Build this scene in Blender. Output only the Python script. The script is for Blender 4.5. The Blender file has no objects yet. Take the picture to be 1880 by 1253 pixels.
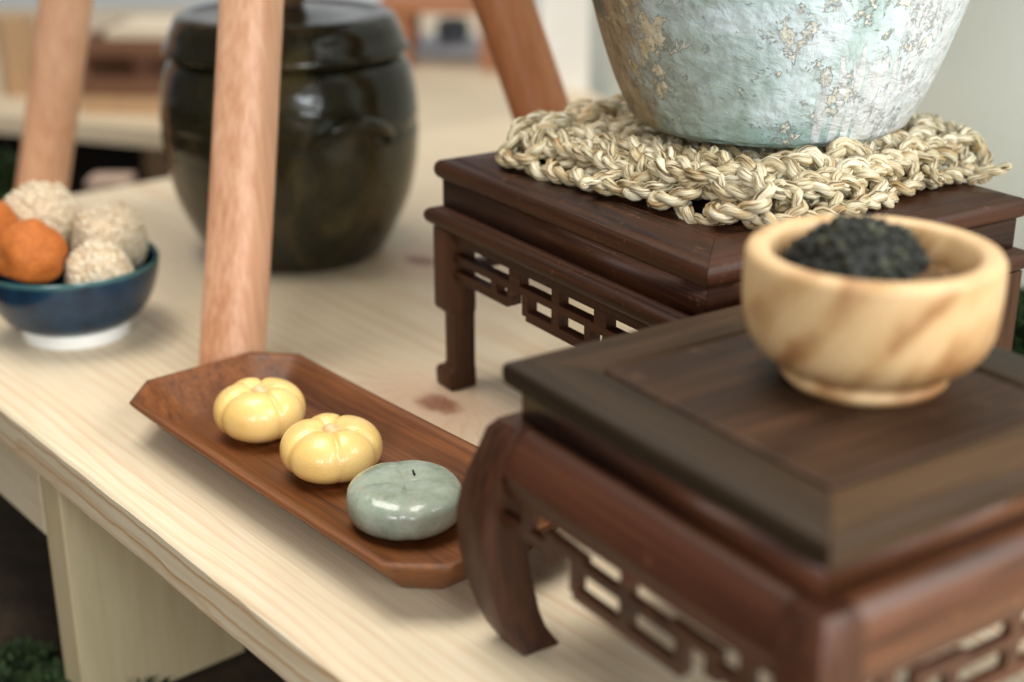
import bpy, bmesh, math, random
from math import sin, cos, tan, pi, radians, sqrt, atan, atan2, exp
from mathutils import Vector, Matrix, noise

scene = bpy.context.scene
COL = scene.collection
random.seed(7)

# ---------------------------------------------------------------- camera
H = 0.27
PITCH = radians(21.0)
cam_d = bpy.data.cameras.new("camera")
cam = bpy.data.objects.new("camera", cam_d)
COL.objects.link(cam)
cam.location = (0, 0, H)
cam.rotation_euler = (pi / 2 - PITCH, 0, 0)
cam_d.lens = 50
cam_d.sensor_width = 36
cam_d.clip_start = 0.01
cam_d.clip_end = 100
cam_d.dof.use_dof = True
cam_d.dof.focus_distance = 0.567
cam_d.dof.aperture_fstop = 4.6
cam_d.dof.aperture_blades = 0
scene.camera = cam

# ---------------------------------------------------------------- light
world = bpy.data.worlds.new("World")
scene.world = world
world.use_nodes = True
bg = world.node_tree.nodes["Background"]
bg.inputs[0].default_value = (1.0, 0.94, 0.86, 1)
bg.inputs[1].default_value = 0.10


def area(name, loc, aim, sx, sy, power, color):
    ld = bpy.data.lights.new(name, 'AREA')
    ld.shape = 'RECTANGLE'
    ld.size = sx
    ld.size_y = sy
    ld.energy = power
    ld.color = color
    o = bpy.data.objects.new(name, ld)
    COL.objects.link(o)
    o.location = loc
    o.rotation_euler = (Vector(aim) - Vector(loc)).to_track_quat('-Z', 'Y').to_euler()
    return o


area("window_light_right", (1.2, -0.05, 0.95), (0.05, 0.62, 0.05), 0.8, 0.9, 20.0, (1.0, 0.97, 0.93))
area("window_light_behind", (0.62, -0.80, 0.60), (0.0, 0.65, 0.06), 0.45, 0.5, 8.5, (0.88, 0.97, 1.0))
area("window_light_left", (-0.42, -1.0, 0.50), (0.0, 0.65, 0.03), 0.6, 0.45, 8.0, (1.0, 0.97, 0.92))
area("overhead_fill_light", (-0.35, 0.75, 1.55), (-0.1, 0.65, 0.0), 0.9, 0.8, 18.0, (1.0, 0.95, 0.87))  # added overhead lamp that brightens the tabletop

scene.view_settings.view_transform = 'Standard'
scene.view_settings.look = 'None'
scene.view_settings.exposure = 0.41
scene.view_settings.gamma = 1.0


# ---------------------------------------------------------------- helpers
def G(u, v, z=0.0):
    """point of the plane at height z that the photograph shows at (u, v)"""
    a = PITCH + atan((v - 626.5) / 2611.0)
    y = (H - z) / tan(a)
    dep = y * cos(PITCH) + (H - z) * sin(PITCH)
    return Vector(((u - 940.0) / 2611.0 * dep, y, z))


def tag(o, label=None, cat=None, group=None, kind=None):
    if label: o["label"] = label
    if cat: o["category"] = cat
    if group: o["group"] = group
    if kind: o["kind"] = kind
    return o


def empty(name, loc=(0, 0, 0), rz=0.0):
    o = bpy.data.objects.new(name, None)
    COL.objects.link(o)
    o.location = loc
    o.rotation_euler = (0, 0, rz)
    o.empty_display_size = 0.02
    return o


def link(name, me, material, parent=None, loc=None):
    o = bpy.data.objects.new(name, me)
    COL.objects.link(o)
    if material and not me.materials:
        me.materials.append(material)
    if parent: o.parent = parent
    if loc is not None: o.location = loc
    return o


def pyd(name, verts, faces, smooth=True, autosmooth=None):
    me = bpy.data.meshes.new(name)
    me.from_pydata([tuple(v) for v in verts], [], faces)
    bm = bmesh.new()
    bm.from_mesh(me)
    bmesh.ops.recalc_face_normals(bm, faces=bm.faces)
    if autosmooth is not None:
        for e in bm.edges:
            if len(e.link_faces) == 2 and e.calc_face_angle(0) > autosmooth:
                e.smooth = False
    bm.to_mesh(me)
    bm.free()
    for p in me.polygons: p.use_smooth = smooth
    return me


def bevel(o, w, seg=2):
    m = o.modifiers.new("bevel", 'BEVEL')
    m.width = w
    m.segments = seg
    m.limit_method = 'ANGLE'
    m.angle_limit = radians(35)
    m.use_clamp_overlap = True
    return o


def lathe(name, prof, seg=64, wob=0.0, seed=0):
    """prof: (r, z) from the axis at the start to the axis at the end (or open)"""
    verts, faces, rows = [], [], []
    for (r, z) in prof:
        if r < 1e-6:
            rows.append([len(verts)])
            verts.append((0, 0, z))
        else:
            row = []
            for k in range(seg):
                a = 2 * pi * k / seg
                rr = r
                if wob: rr = r + wob * noise.noise(Vector((cos(a) * 1.5, sin(a) * 1.5, z * 30 + seed)))
                row.append(len(verts))
                verts.append((rr * cos(a), rr * sin(a), z))
            rows.append(row)
    for a, b in zip(rows[:-1], rows[1:]):
        for k in range(seg):
            k2 = (k + 1) % seg
            if len(a) == 1 and len(b) == 1: break
            if len(a) == 1: faces.append((a[0], b[k], b[k2]))
            elif len(b) == 1: faces.append((a[k], a[k2], b[0]))
            else: faces.append((a[k], a[k2], b[k2], b[k]))
    return pyd(name, verts, faces, True, radians(50))


def smoothprof(pts, n=6):
    """Catmull-Rom through the profile points"""
    out = []
    P = [pts[0]] + list(pts) + [pts[-1]]
    for i in range(1, len(P) - 2):
        p0, p1, p2, p3 = [Vector((*p, 0)) for p in P[i - 1:i + 3]]
        for k in range(n):
            t = k / n
            q = 0.5 * ((2 * p1) + (p2 - p0) * t + (2 * p0 - 5 * p1 + 4 * p2 - p3) * t * t + (3 * p1 - p0 - 3 * p2 + p3) * t ** 3)
            out.append((max(q.x, 0), q.y))
    out.append(pts[-1])
    return out


def prism(name, poly, z0, z1):
    n = len(poly)
    v = [(p[0], p[1], z0) for p in poly] + [(p[0], p[1], z1) for p in poly]
    f = [tuple(range(n))[::-1], tuple(range(n, 2 * n))] + [(k, (k + 1) % n, n + (k + 1) % n, n + k) for k in range(n)]
    return pyd(name, v, f, False)


def boxm(name, x0, x1, y0, y1, z0, z1):
    return prism(name, [(x0, y0), (x1, y0), (x1, y1), (x0, y1)], z0, z1)


def rsq(half, r, n=4, rot=0.0, sy=1.0):
    """rounded square section"""
    out = []
    for q in range(4):
        cx = (half - r) * (1 if q in (0, 3) else -1)
        cy = (half * sy - r) * (1 if q in (0, 1) else -1)
        for k in range(n + 1):
            a = q * pi / 2 + k / n * pi / 2
            out.append((cx + r * cos(a), cy + r * sin(a)))
    if rot:
        c, s = cos(rot), sin(rot)
        out = [(x * c - y * s, x * s + y * c) for x, y in out]
    return out


def loft(name, sections, smooth=True, asm=radians(40)):
    """sections: list of rings (lists of 3D points, equal length); ends capped"""
    n = len(sections[0])
    v = [p for s in sections for p in s]
    f = []
    for i in range(len(sections) - 1):
        for k in range(n):
            k2 = (k + 1) % n
            f.append((i * n + k, i * n + k2, (i + 1) * n + k2, (i + 1) * n + k))
    f.append(tuple(range(n))[::-1])
    f.append(tuple(range((len(sections) - 1) * n, len(sections) * n)))
    return pyd(name, v, f, smooth, asm)


def mitred_side(name, Sx, Sy, prof, k):
    """one side of a mitred rectangular frame; prof: closed polygon of (inward distance, z)"""
    hx, hy = Sx / 2, Sy / 2
    v = []
    g = 0.00015
    for end in (0, 1):
        for (q, z) in prof:
            if k == 0: p = ((-hx + q + g, hx - q - g)[end], -hy + q, z)
            elif k == 1: p = (hx - q, (-hy + q + g, hy - q - g)[end], z)
            elif k == 2: p = ((hx - q - g, -hx + q + g)[end], hy - q, z)
            else: p = (-hx + q, (hy - q - g, -hy + q + g)[end], z)
            v.append(p)
    n = len(prof)
    f = [(i, (i + 1) % n, n + (i + 1) % n, n + i) for i in range(n)]
    f += [tuple(range(n)), tuple(range(n, 2 * n))[::-1]]
    return pyd(name, v, f, True, radians(32))


def fret(name, bars, y0, y1):
    """carved openwork from a union of bars (c0, c1, z0, z1), solid between y0 and y1"""
    xs = sorted({round(b[i], 6) for b in bars for i in (0, 1)})
    zs = sorted({round(b[i], 6) for b in bars for i in (2, 3)})
    occ = {}
    for i in range(len(xs) - 1):
        for j in range(len(zs) - 1):
            cx, cz = (xs[i] + xs[i + 1]) / 2, (zs[j] + zs[j + 1]) / 2
            occ[i, j] = any(b[0] < cx < b[1] and b[2] < cz < b[3] for b in bars)
    idx, v, f = {}, [], []

    def V(i, j, s):
        key = (i, j, s)
        if key not in idx:
            idx[key] = len(v)
            v.append((xs[i], (y0, y1)[s], zs[j]))
        return idx[key]

    for (i, j), on in occ.items():
        if not on: continue
        f.append((V(i, j, 0), V(i + 1, j, 0), V(i + 1, j + 1, 0), V(i, j + 1, 0)))
        f.append((V(i, j, 1), V(i, j + 1, 1), V(i + 1, j + 1, 1), V(i + 1, j, 1)))
        for di, dj, e in ((-1, 0, ((i, j), (i, j + 1))), (1, 0, ((i + 1, j), (i + 1, j + 1))), (0, -1, ((i, j), (i + 1, j))), (0, 1, ((i, j + 1), (i + 1, j + 1)))):
            if not occ.get((i + di, j + dj), False):
                (a, b), (c, d) = e
                f.append((V(a, b, 0), V(c, d, 0), V(c, d, 1), V(a, b, 1)))
    me = pyd(name, v, f, False)
    bm = bmesh.new()
    bm.from_mesh(me)
    bmesh.ops.dissolve_limit(bm, angle_limit=0.01, verts=bm.verts, edges=bm.edges)
    bm.to_mesh(me)
    bm.free()
    return me


# ---------------------------------------------------------------- materials
class NT:
    def __init__(self, name):
        self.m = bpy.data.materials.new(name)
        self.m.use_nodes = True
        self.t = self.m.node_tree
        self.b = self.t.nodes["Principled BSDF"]

    def set(self, node, key, val):
        s = node.inputs[key]
        if hasattr(val, "is_output"): self.t.links.new(val, s)
        elif isinstance(val, (tuple, list)) and s.type == 'RGBA' and len(val) == 3: s.default_value = (*val, 1)
        else: s.default_value = val

    def n(self, typ, ins=None, **props):
        nd = self.t.nodes.new("ShaderNode" + typ)
        for k, v in props.items(): setattr(nd, k, v)
        for k, v in (ins or {}).items(): self.set(nd, k, v)
        return nd

    def math(self, op, a, b=0.0, c=0.0, clamp=False):
        nd = self.n("Math", {0: a, 1: b, 2: c}, operation=op, use_clamp=clamp)
        return nd.outputs[0]

    def vmath(self, op, a, b=(0, 0, 0)):
        nd = self.n("VectorMath", {0: a, 1: b}, operation=op)
        return nd.outputs["Value" if op in ('DISTANCE', 'LENGTH', 'DOT_PRODUCT') else "Vector"]

    def coord(self, kind="Object"):
        return self.n("TexCoord").outputs[kind]

    def mapping(self, vec, scale=(1, 1, 1), loc=(0, 0, 0), rot=(0, 0, 0)):
        return self.n("Mapping", {"Vector": vec, "Scale": scale, "Location": loc, "Rotation": rot}).outputs[0]

    def noise(self, vec, scale, detail=3.0, rough=0.5, dist=0.0):
        return self.n("TexNoise", {"Vector": vec, "Scale": scale, "Detail": detail, "Roughness": rough, "Distortion": dist}).outputs["Fac"]

    def ramp(self, fac, stops, interp='LINEAR'):
        nd = self.n("ValToRGB", {0: fac})
        cr = nd.color_ramp
        cr.interpolation = interp
        while len(cr.elements) < len(stops): cr.elements.new(0.5)
        for e, (p, c) in zip(cr.elements, stops):
            e.position = p
            e.color = (*c, 1) if len(c) == 3 else c
        return nd.outputs[0]

    def step(self, fac, lo, hi):
        return self.n("MapRange", {0: fac, 1: lo, 2: hi, 3: 0.0, 4: 1.0}, interpolation_type='SMOOTHSTEP').outputs[0]

    def mix(self, fac, a, b, blend='MIX'):
        nd = self.n("Mix", data_type='RGBA', blend_type=blend)
        self.set(nd, 0, fac)
        self.set(nd, 6, a)
        self.set(nd, 7, b)
        return nd.outputs[2]

    def bump(self, h, strength, dist):
        nd = self.n("Bump", {"Height": h, "Strength": strength, "Distance": dist})
        self.t.links.new(nd.outputs[0], self.b.inputs["Normal"])

    def out(self, color=None, rough=None, **kw):
        if color is not None: self.set(self.b, "Base Color", color)
        if rough is not None: self.set(self.b, "Roughness", rough)
        for k, v in kw.items(): self.set(self.b, k.replace("_", " "), v)
        return self.m


AX = {'X': (1, 0, 0), 'Y': (0, 1, 0), 'Z': (0, 0, 1)}


def wood(name, dark, light, axis='X', fine=900.0, long=18.0, rough=0.5, broad=60.0, bumpd=0.0002, spots=None, rot=(0, 0, 0), spec=.5, wts=(.55, .6)):
    t = NT(name)
    base = t.mapping(t.coord(), rot=rot) if any(rot) else t.coord()
    s = {'X': (long, fine, fine), 'Y': (fine, long, fine), 'Z': (fine, fine, long)}[axis]
    b = {'X': (broad * .08, broad, broad), 'Y': (broad, broad * .08, broad), 'Z': (broad, broad, broad * .08)}[axis]
    info = t.n("ObjectInfo").outputs["Random"]
    off = t.n("CombineXYZ", {0: info, 1: info, 2: info}).outputs[0]
    base = t.vmath('ADD', base, off)
    n1 = t.noise(t.mapping(base, scale=s), 1.0, 3.0, .6)
    n2 = t.noise(t.mapping(base, scale=b), 1.0, 4.0, .6, .6)
    f = t.math('ADD', t.math('MULTIPLY', n1, wts[0]), t.math('MULTIPLY', n2, wts[1]))
    c = t.ramp(f, [(.36, dark), (.72, light)])
    if spots:
        n3 = t.noise(base, spots[0], 5.0, .65)
        c = t.mix(t.step(n3, spots[1], spots[1] + .16), c, spots[2])
    t.bump(f, .6, bumpd)
    r = t.math('ADD', t.math('MULTIPLY', n2, .25), rough - .12)
    return t.out(c, r, **({'Specular_IOR_Level': spec}))


def flat(name, color, rough=.6, var=.15, scale=40.0, bumpd=0.0, bscale=200.0, **kw):
    t = NT(name)
    co = t.coord()
    n1 = t.noise(co, scale, 4.0, .6)
    lo = tuple(c * (1 - var) for c in color)
    hi = tuple(min(1, c * (1 + var)) for c in color)
    c = t.ramp(n1, [(.3, lo), (.7, hi)])
    if bumpd: t.bump(t.noise(co, bscale, 4.0, .6), .6, bumpd)
    return t.out(c, rough, **kw)


def pine(name, knots=(), tint=1.0, line=1.0, edge=None):
    """pale pine with growth rings round an axis under the board; grain runs along local x"""
    t = NT(name)
    co = t.coord()
    sep = t.n("SeparateXYZ", {0: co}).outputs
    wav = t.noise(t.mapping(co, scale=(3.0, 14, 14)), 1.0, 3.0, .55)
    wav2 = t.noise(t.mapping(co, scale=(14.0, 60, 60)), 1.0, 2.0, .5)
    y = t.math('ADD', sep[1], t.math('MULTIPLY', t.math('SUBTRACT', wav, .5), .030))
    y = t.math('ADD', y, t.math('MULTIPLY', t.math('SUBTRACT', wav2, .5), .0016))
    z = t.math('ADD', sep[2], .06)
    yy = t.math('SUBTRACT', y, -.10)
    r = t.math('SQRT', t.math('ADD', t.math('MULTIPLY', yy, yy), t.math('MULTIPLY', z, z)))
    kmask = None
    for (kx, ky, kr) in knots:
        d = t.vmath('DISTANCE', t.vmath('MULTIPLY', co, (.62, 1, 1)), (kx * .62, ky, 0))
        d = t.math('ADD', d, t.math('MULTIPLY', t.math('SUBTRACT', t.noise(co, 160, 3), .5), .006))
        g = t.math('POWER', 2.718, t.math('MULTIPLY', t.math('MULTIPLY', d, d), -1.0 / (kr * 2.6) ** 2))
        r = t.math('ADD', r, t.math('MULTIPLY', g, .03))
        k = t.math('MULTIPLY', t.math('SUBTRACT', 1.0, t.step(d, kr * .5, kr * 1.25)), .92)
        h = t.math('MULTIPLY', t.math('SUBTRACT', 1.0, t.step(d, kr * .9, kr * 5.0)), .5)
        kmask = (k, h) if kmask is None else (t.math('MAXIMUM', kmask[0], k), t.math('MAXIMUM', kmask[1], h))
    ring = t.math('FRACT', t.math('MULTIPLY', r, 165.0))
    late = t.ramp(ring, [(0.0, (0, 0, 0)), (.55, (.10, .10, .10)), (.86, (.75, .75, .75)), (.93, (1, 1, 1)), (1.0, (0, 0, 0))])
    vary = t.noise(t.mapping(co, scale=(2, 25, 25)), 1.0, 2.0)
    late = t.math('MULTIPLY', late, t.math('MULTIPLY', t.step(vary, .2, .7), line))
    fib = t.noise(t.mapping(co, scale=(25, 900, 900)), 1.0, 2.0)
    base = t.ramp(fib, [(.3, (.70 * tint, .58 * tint, .40 * tint)), (.7, (.79 * tint, .685 * tint, .51 * tint))])
    c = t.mix(t.math('MULTIPLY', late, .6), base, (.58 * tint, .34 * tint, .16 * tint))
    if edge is not None:
        sx = t.noise(t.mapping(co, scale=(9, 0, 0)), 1.0, 4.0, .6)
        sy = t.noise(t.mapping(co, scale=(11, 0, 0), loc=(4.1, 2, 0)), 1.0, 4.0, .6)
        face = t.math('LESS_THAN', sep[1], edge + .0022)
        for (zz_, amp, nz_, st_) in ((-.0040, .013, sx, .75), (-.0130, .012, sy, .7), (-.0185, .016, sx, .35)):
            dz = t.math('SUBTRACT', sep[2], t.math('ADD', zz_, t.math('MULTIPLY', t.math('SUBTRACT', nz_, .5), amp)))
            up_ = t.math('SUBTRACT', 1.0, t.step(dz, 0.0, .0007))
            ln = t.math('MULTIPLY', up_, t.step(dz, -.0021, -.0001))
            ln = t.math('MULTIPLY', t.math('MULTIPLY', ln, face), st_)
            c = t.mix(ln, c, (.50, .27, .10))
        vor = t.n("TexVoronoi", {"Vector": co, "Scale": 19.0}).outputs["Distance"]
        sp_ = t.math('MULTIPLY', t.math('SUBTRACT', 1.0, t.step(vor, .012, .026)), .75)
        c = t.mix(sp_, c, (.22, .12, .06))
    if kmask:
        c = t.mix(kmask[1], c, (.66, .40, .26))
        c = t.mix(kmask[0], c, t.ramp(t.noise(co, 400, 3), [(.35, (.20, .065, .03)), (.7, (.42, .18, .095))]))
    t.bump(fib, .4, .0001)
    return t.out(c, .5)


DARK = ((.0038, .0014, .0007), (.066, .0215, .0080))
dark_x = wood("rosewood_along_x", *DARK, axis='X', fine=620, long=12, rough=.45, spots=(260, .60, (.16, .060, .030)), bumpd=.0008, spec=.3)
dark_y = wood("rosewood_along_y", *DARK, axis='Y', fine=620, long=12, rough=.45, spots=(260, .60, (.15, .060, .032)), bumpd=.0008, spec=.3)
dark_z = wood("rosewood_along_z", (.014, .0050, .0022), (.085, .031, .0120), axis='Z', rough=.5, spec=.3)
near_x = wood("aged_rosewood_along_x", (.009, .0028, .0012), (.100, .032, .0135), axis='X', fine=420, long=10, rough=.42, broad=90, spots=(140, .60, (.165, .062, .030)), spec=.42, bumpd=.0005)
near_y = wood("aged_rosewood_lit_y", (.018, .0060, .0024), (.150, .054, .0215), axis='Y', fine=420, long=10, rough=.42, broad=90, spots=(140, .60, (.20, .080, .036)), spec=.42, bumpd=.0005)  # lighter copy of the rosewood, colour raised for the lit right side
near_z = wood("aged_rosewood_along_z", (.010, .0034, .0015), (.085, .030, .0130), axis='Z', fine=420, long=10, rough=.45, spec=.35)
top_x = wood("worn_walnut_shaded_x", (.0045, .0026, .0011), (.040, .0225, .0095), axis='X', fine=380, long=9, broad=70, rough=.58, spec=.25)  # walnut with shade put into its colour, for boards along x
top_y = wood("worn_walnut_lit_y", (.008, .0044, .0018), (.075, .040, .0175), axis='Y', fine=380, long=9, broad=70, rough=.58, spec=.25)  # lighter copy of the walnut, the lit side's brightness put into its colour
panel_y = wood("worn_panel_wood", (.0070, .0033, .0014), (.064, .029, .0130), axis='Y', fine=380, long=9, broad=70, rough=.55, spots=(60, .58, (.095, .050, .028)), spec=.25)
tray_m = wood("teak_along_x", (.042, .0105, .0022), (.235, .076, .0165), axis='X', fine=700, long=14, broad=80, rough=.5)
cedar_m = wood("pinkish_cedar", (.52, .225, .11), (.80, .49, .315), axis='Z', fine=420, long=10, broad=30, rough=.45, bumpd=.0002, spots=(38, .66, (.30, .10, .045)))
cedar_d = wood("orange_cedar", (.40, .145, .055), (.58, .25, .115), axis='Z', fine=420, long=10, broad=30, rough=.5, bumpd=.0001)
t = NT("turned_pale_wood")
_co = t.mapping(t.coord(), rot=(0, radians(-38), radians(20)))
_x = t.n("SeparateXYZ", {0: _co}).outputs[0]
_w = t.noise(t.mapping(_co, scale=(30, 14, 14)), 1.0, 4.0, .6)
_ph = t.math('ADD', t.math('MULTIPLY', _x, 300.0), t.math('MULTIPLY', _w, 16.0))
_band = t.math('MULTIPLY', t.math('ADD', t.math('SINE', _ph), 1.0), .5)
_amp = t.step(t.noise(_co, 26, 3, .55), .32, .60)
_fib = t.noise(t.mapping(_co, scale=(700, 30, 30)), 1.0, 3.0, .6)
_f = t.math('ADD', t.math('MULTIPLY', t.math('MULTIPLY', _band, _amp), .75), t.math('MULTIPLY', _fib, .22))
t.bump(_fib, .3, .0002)
bowl_m = t.out(t.ramp(_f, [(.08, (.66, .45, .235)), (.42, (.53, .325, .15)), (.85, (.33, .16, .06))]), .45)
crate_m = wood("brown_crate_wood", (.14, .06, .03), (.26, .125, .07), axis='X', rough=.6)
cream_m = wood("cream_plank_wood", (.66, .54, .38), (.82, .72, .56), axis='X', rough=.6)
tan_m = wood("tan_block_wood", (.42, .25, .13), (.55, .36, .2), axis='Z', rough=.6)
orange_m = wood("orange_stool_wood", (.36, .14, .06), (.5, .22, .11), axis='X', rough=.55)
white_m = flat("white_paint", (.80, .79, .75), .6, .03)
wall_m = flat("pale_grey_plaster", (.68, .755, .73), .8, .04, 6, .0004, 90)
far_m = flat("pale_blue_wall_paint", (.72, .78, .86), .8, .1, 3)
soil_m = flat("dark_soil", (.040, .025, .013), .95, .5, 60, .004, 120)
bluecloth_m = flat("pale_blue_cloth", (.60, .68, .78), .9, .06, 30)
slate_m = flat("slate_blue_glaze", (.09, .12, .15), .3, .2)

# ---------------------------------------------------------------- setting
gm = bpy.data.meshes.new("ground")
N = 60
vv, ff = [], []
for j in range(N + 1):
    for i in range(N + 1):
        x, y = -3.2 + 6.4 * i / N, -1.5 + 6.4 * j / N
        vv.append((x, y, -.150 + .006 * noise.noise(Vector((x * 9, y * 9, 0)))))
for j in range(N):
    for i in range(N):
        a = j * (N + 1) + i
        ff.append((a, a + 1, a + N + 2, a + N + 1))
ground = link("ground", pyd("ground", vv, ff), soil_m)
tag(ground, kind="structure")

back_wall = link("wall", boxm("wall", -3.0, .9, 2.25, 2.35, -.16, 1.6), far_m)
tag(back_wall, "pale blue-white wall far behind the tables, quite out of focus", "wall", kind="structure")

# ---------------------------------------------------------------- pine table
TA = atan2(-.765, .644)
Td = Vector((cos(TA), sin(TA), 0))
Tn = Vector((-sin(TA), cos(TA), 0))
FRONT, LEFT = .2117, -.968
tbl_o = Td * -.5 + Tn * .55
table = empty("pine_table", (tbl_o.x, tbl_o.y, -.148), TA)
tag(table, "low pale pine table that carries the stands, tray and bowls", "table")


def tl(p):
    """world point -> table local x, y"""
    q = Vector((p[0], p[1], 0)) - tbl_o
    return q.dot(Td), q.dot(Tn)


k1, k2, k3 = tl(G(805, 742)), tl(G(772, 479)), tl(G(1010, 560))
ZT = .148
# plank shape kept from before: front edge slightly irregular
x0, x1 = LEFT + .5, .30 + .5
y0, y1 = FRONT - .55, .95 - .55
seg = 160
ring = []
for zz, off in ((-.021, .0006), (-.0200, 0), (-.0012, 0), (0.0, .0014)):
    row = []
    for i in range(seg + 1):
        x = x0 + (x1 - x0) * i / seg
        w = .0007 * noise.noise(Vector((x * 22, zz * 50, 3.1))) + .0003 * noise.noise(Vector((x * 120, zz * 80, 1.7)))
        row.append((x, y0 + off + w, zz))
    ring.append(row)
vv = [p for r in ring for p in r]
n = seg + 1
ff = [(j * n + i, j * n + i + 1, (j + 1) * n + i + 1, (j + 1) * n + i) for j in range(3) for i in range(seg)]
bk = len(vv)
for i in range(seg + 1): vv.append((x0 + (x1 - x0) * i / seg, y1, 0.0))
for i in range(seg + 1): vv.append((x0 + (x1 - x0) * i / seg, y1, -.021))
ff += [(3 * n + i, 3 * n + i + 1, bk + i + 1, bk + i) for i in range(seg)]
ff += [(bk + i, bk + i + 1, bk + n + i + 1, bk + n + i) for i in range(seg)]
ff += [(bk + n + i, bk + n + i + 1, i + 1, i) for i in range(seg)]
ff += [(0, n, 2 * n, 3 * n, bk, bk + n), (seg, bk + n + seg, bk + seg, 3 * n + seg, 2 * n + seg, n + seg)]
pine_m = pine("pale_pine", [(k1[0], k1[1], .0088), (k2[0], k2[1], .0085)], edge=y0)
o = link("tabletop", pyd("tabletop", vv, ff, True, radians(25)), pine_m, table, (0, 0, ZT))
panel_m = wood("bounce_tinted_pine_upright", (.50, .395, .225), (.61, .50, .31), axis='Z', fine=300, broad=30, rough=.6, bumpd=.0001)  # shade and green moss bounce are put into this pine's colour
# upright board under the front edge, with a rail running left from it
px, py = tl((-.2166, .585))
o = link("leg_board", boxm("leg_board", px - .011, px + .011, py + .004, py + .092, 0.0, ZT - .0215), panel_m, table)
bevel(o, .001)
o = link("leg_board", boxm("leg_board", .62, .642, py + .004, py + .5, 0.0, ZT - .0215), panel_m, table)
o = link("rail", boxm("rail", x0 + .02, px - .0112, py + .004, py + .022, ZT - .058, ZT - .0215), pine("pale_pine_rail", tint=.9, line=.5), table)
bevel(o, .001)

# ---------------------------------------------------------------- background things
P2, P3 = G(0, 213, -.03), G(300, 240, -.03)
dirf = (P3 - P2)
aa = lambda p: p.dot(Td)
tt = (-1.045 - aa(P2)) / (aa(P3) - aa(P2))
P4 = P2 + dirf * tt
P1 = P2 - dirf * 4.5
far_poly = [P1, P4, P4 + Tn * .75, Vector((.62, 2.2, 0)), Vector((-1.9, 2.2, 0))]
bt = empty("background_table", (-.6, 1.7, -.148))
tag(bt, "blurred cream table standing behind the left end of the pine table", "table")
o = link("tabletop", prism("tabletop", [(p.x + .6, p.y - 1.7) for p in far_poly], .1, .118), pine("cream_far_pine", tint=1.0, line=.6), bt)
lp = G(205, 352, -.10)
for (lx, ly) in ((lp.x, lp.y + .25), (-.9, 1.55), (-.2, 2.0), (-1.0, 2.05)):
    link("leg", boxm("leg", lx + .6 - .024, lx + .6 + .024, ly - 1.7 - .024, ly - 1.7 + .024, 0, .1), tan_m, bt)

# pinkish stone / block in the dark gap
pb = G(205, 345, -.06)
st = link("pale_block", prism("pale_block", rsq(.019, .006), 0, .06), flat("pale_pink_wood", (.50, .36, .28), .8, .1))
st.location = (pb.x, pb.y, -.148)
st.scale = (1, 1, 1.62)
tag(st, "small pale pinkish block in the dark gap between the two tables", "block")

# wooden crate left of the jar
cr = G(240, 208, -.03)
crate = empty("wooden_crate", (cr.x, cr.y, -.03), radians(-6))
tag(crate, "brown slatted wooden crate with a cream plank lid left of the dark jar", "crate")
for i, (a, b, m) in enumerate(((0.0, .018, tan_m), (.0185, .036, crate_m), (.058, .074, crate_m))):
    o = link("slat", boxm("slat", -.05, .13, -.006, 0, a, b), m, crate)
for x in (-.05, .118):
    link("side_board", boxm("side_board", x, x + .012, .0005, .12, 0, .0735), crate_m, crate)
link("slat", boxm("slat", -.05, .13, .1205, .1265, 0, .074), crate_m, crate)
link("lid", boxm("lid", -.018, .125, -.002, .10, .0745, .083), cream_m, crate)

tb = G(42, 170, -.03)
blk = link("wooden_post", prism("wooden_post", rsq(.019, .003), 0, .082), tan_m)
blk.location = (tb.x, tb.y, -.03)
blk.rotation_euler = (0, 0, .5)
tag(blk, "tan wooden post at far left behind the cedar leg, out of focus", "post")

# low orange stool right of the jar
ob = G(752, 122, -.03)
lst = empty("low_stool", (ob.x, ob.y, -.03), radians(-4))
tag(lst, "low orange brown wooden stool far behind, right of the dark jar", "stool")
link("seat", boxm("seat", -.03, .12, -.03, .09, .066, .082), orange_m, lst)
for (x, y) in ((-.008, -.014), (.098, -.014), (-.008, .072), (.098, .072)):
    link("leg", boxm("leg", x - .011, x + .011, y - .011, y + .011, 0, .0658), orange_m, lst)
cb = G(828, 95, -.03)
cloth = link("folded_cloth", prism("folded_cloth", rsq(.04, .008, sy=1.2), 0, .014), bluecloth_m)
cloth.location = (cb.x - .005, cb.y + .0, -.03)
bevel(cloth, .004)
tag(cloth, "pale blue folded cloth in the blurred background under the slate pot", "cloth")
pot = link("slate_pot", lathe("slate_pot", [(0, 0), (.016, 0), (.021, .008), (.021, .02), (.017, .027), (.014, .024), (0, .012)], 32), slate_m)
pot.location = (cb.x + .003, cb.y - .006, -.0158)
tag(pot, "small slate blue pot on the pale cloth between jar and orange leg", "pot")

# grey screen standing on the table behind the vase, white post at its far end
w0, w1 = G(1080, 168), G(1886, 566)
wdir = (w1 - w0).normalized()
wn = Vector((wdir.y, -wdir.x, 0))
if wn.y > 0: wn = -wn
pts = [w0, w1 + wdir * .25, w1 + wdir * .25 - wn * .03, w0 - wn * .03]
c0 = (pts[0] + pts[1]) / 2
scr = link("grey_screen", prism("grey_screen", [(p.x - c0.x, p.y - c0.y) for p in pts], 0, .75), wall_m)
scr.location = (c0.x, c0.y, .0005)
tag(scr, "plain pale grey screen standing behind the blue vase at right", "screen")
wp = G(1043, 165, -.03)
post = link("white_post", boxm("white_post", -.03, .022, -.01, .02, 0, .8), white_m)
post.location = (wp.x, wp.y, -.0295)
tag(post, "white upright post beside the grey screen, behind the orange leg", "post")

# ---------------------------------------------------------------- moss
moss_m = NT("green_moss")
_i = moss_m.noise(moss_m.coord(), 90, 3)
moss_m = moss_m.out(moss_m.ramp(_i, [(.3, (.004, .011, .002)), (.7, (.028, .066, .009))]), .8)


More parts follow.
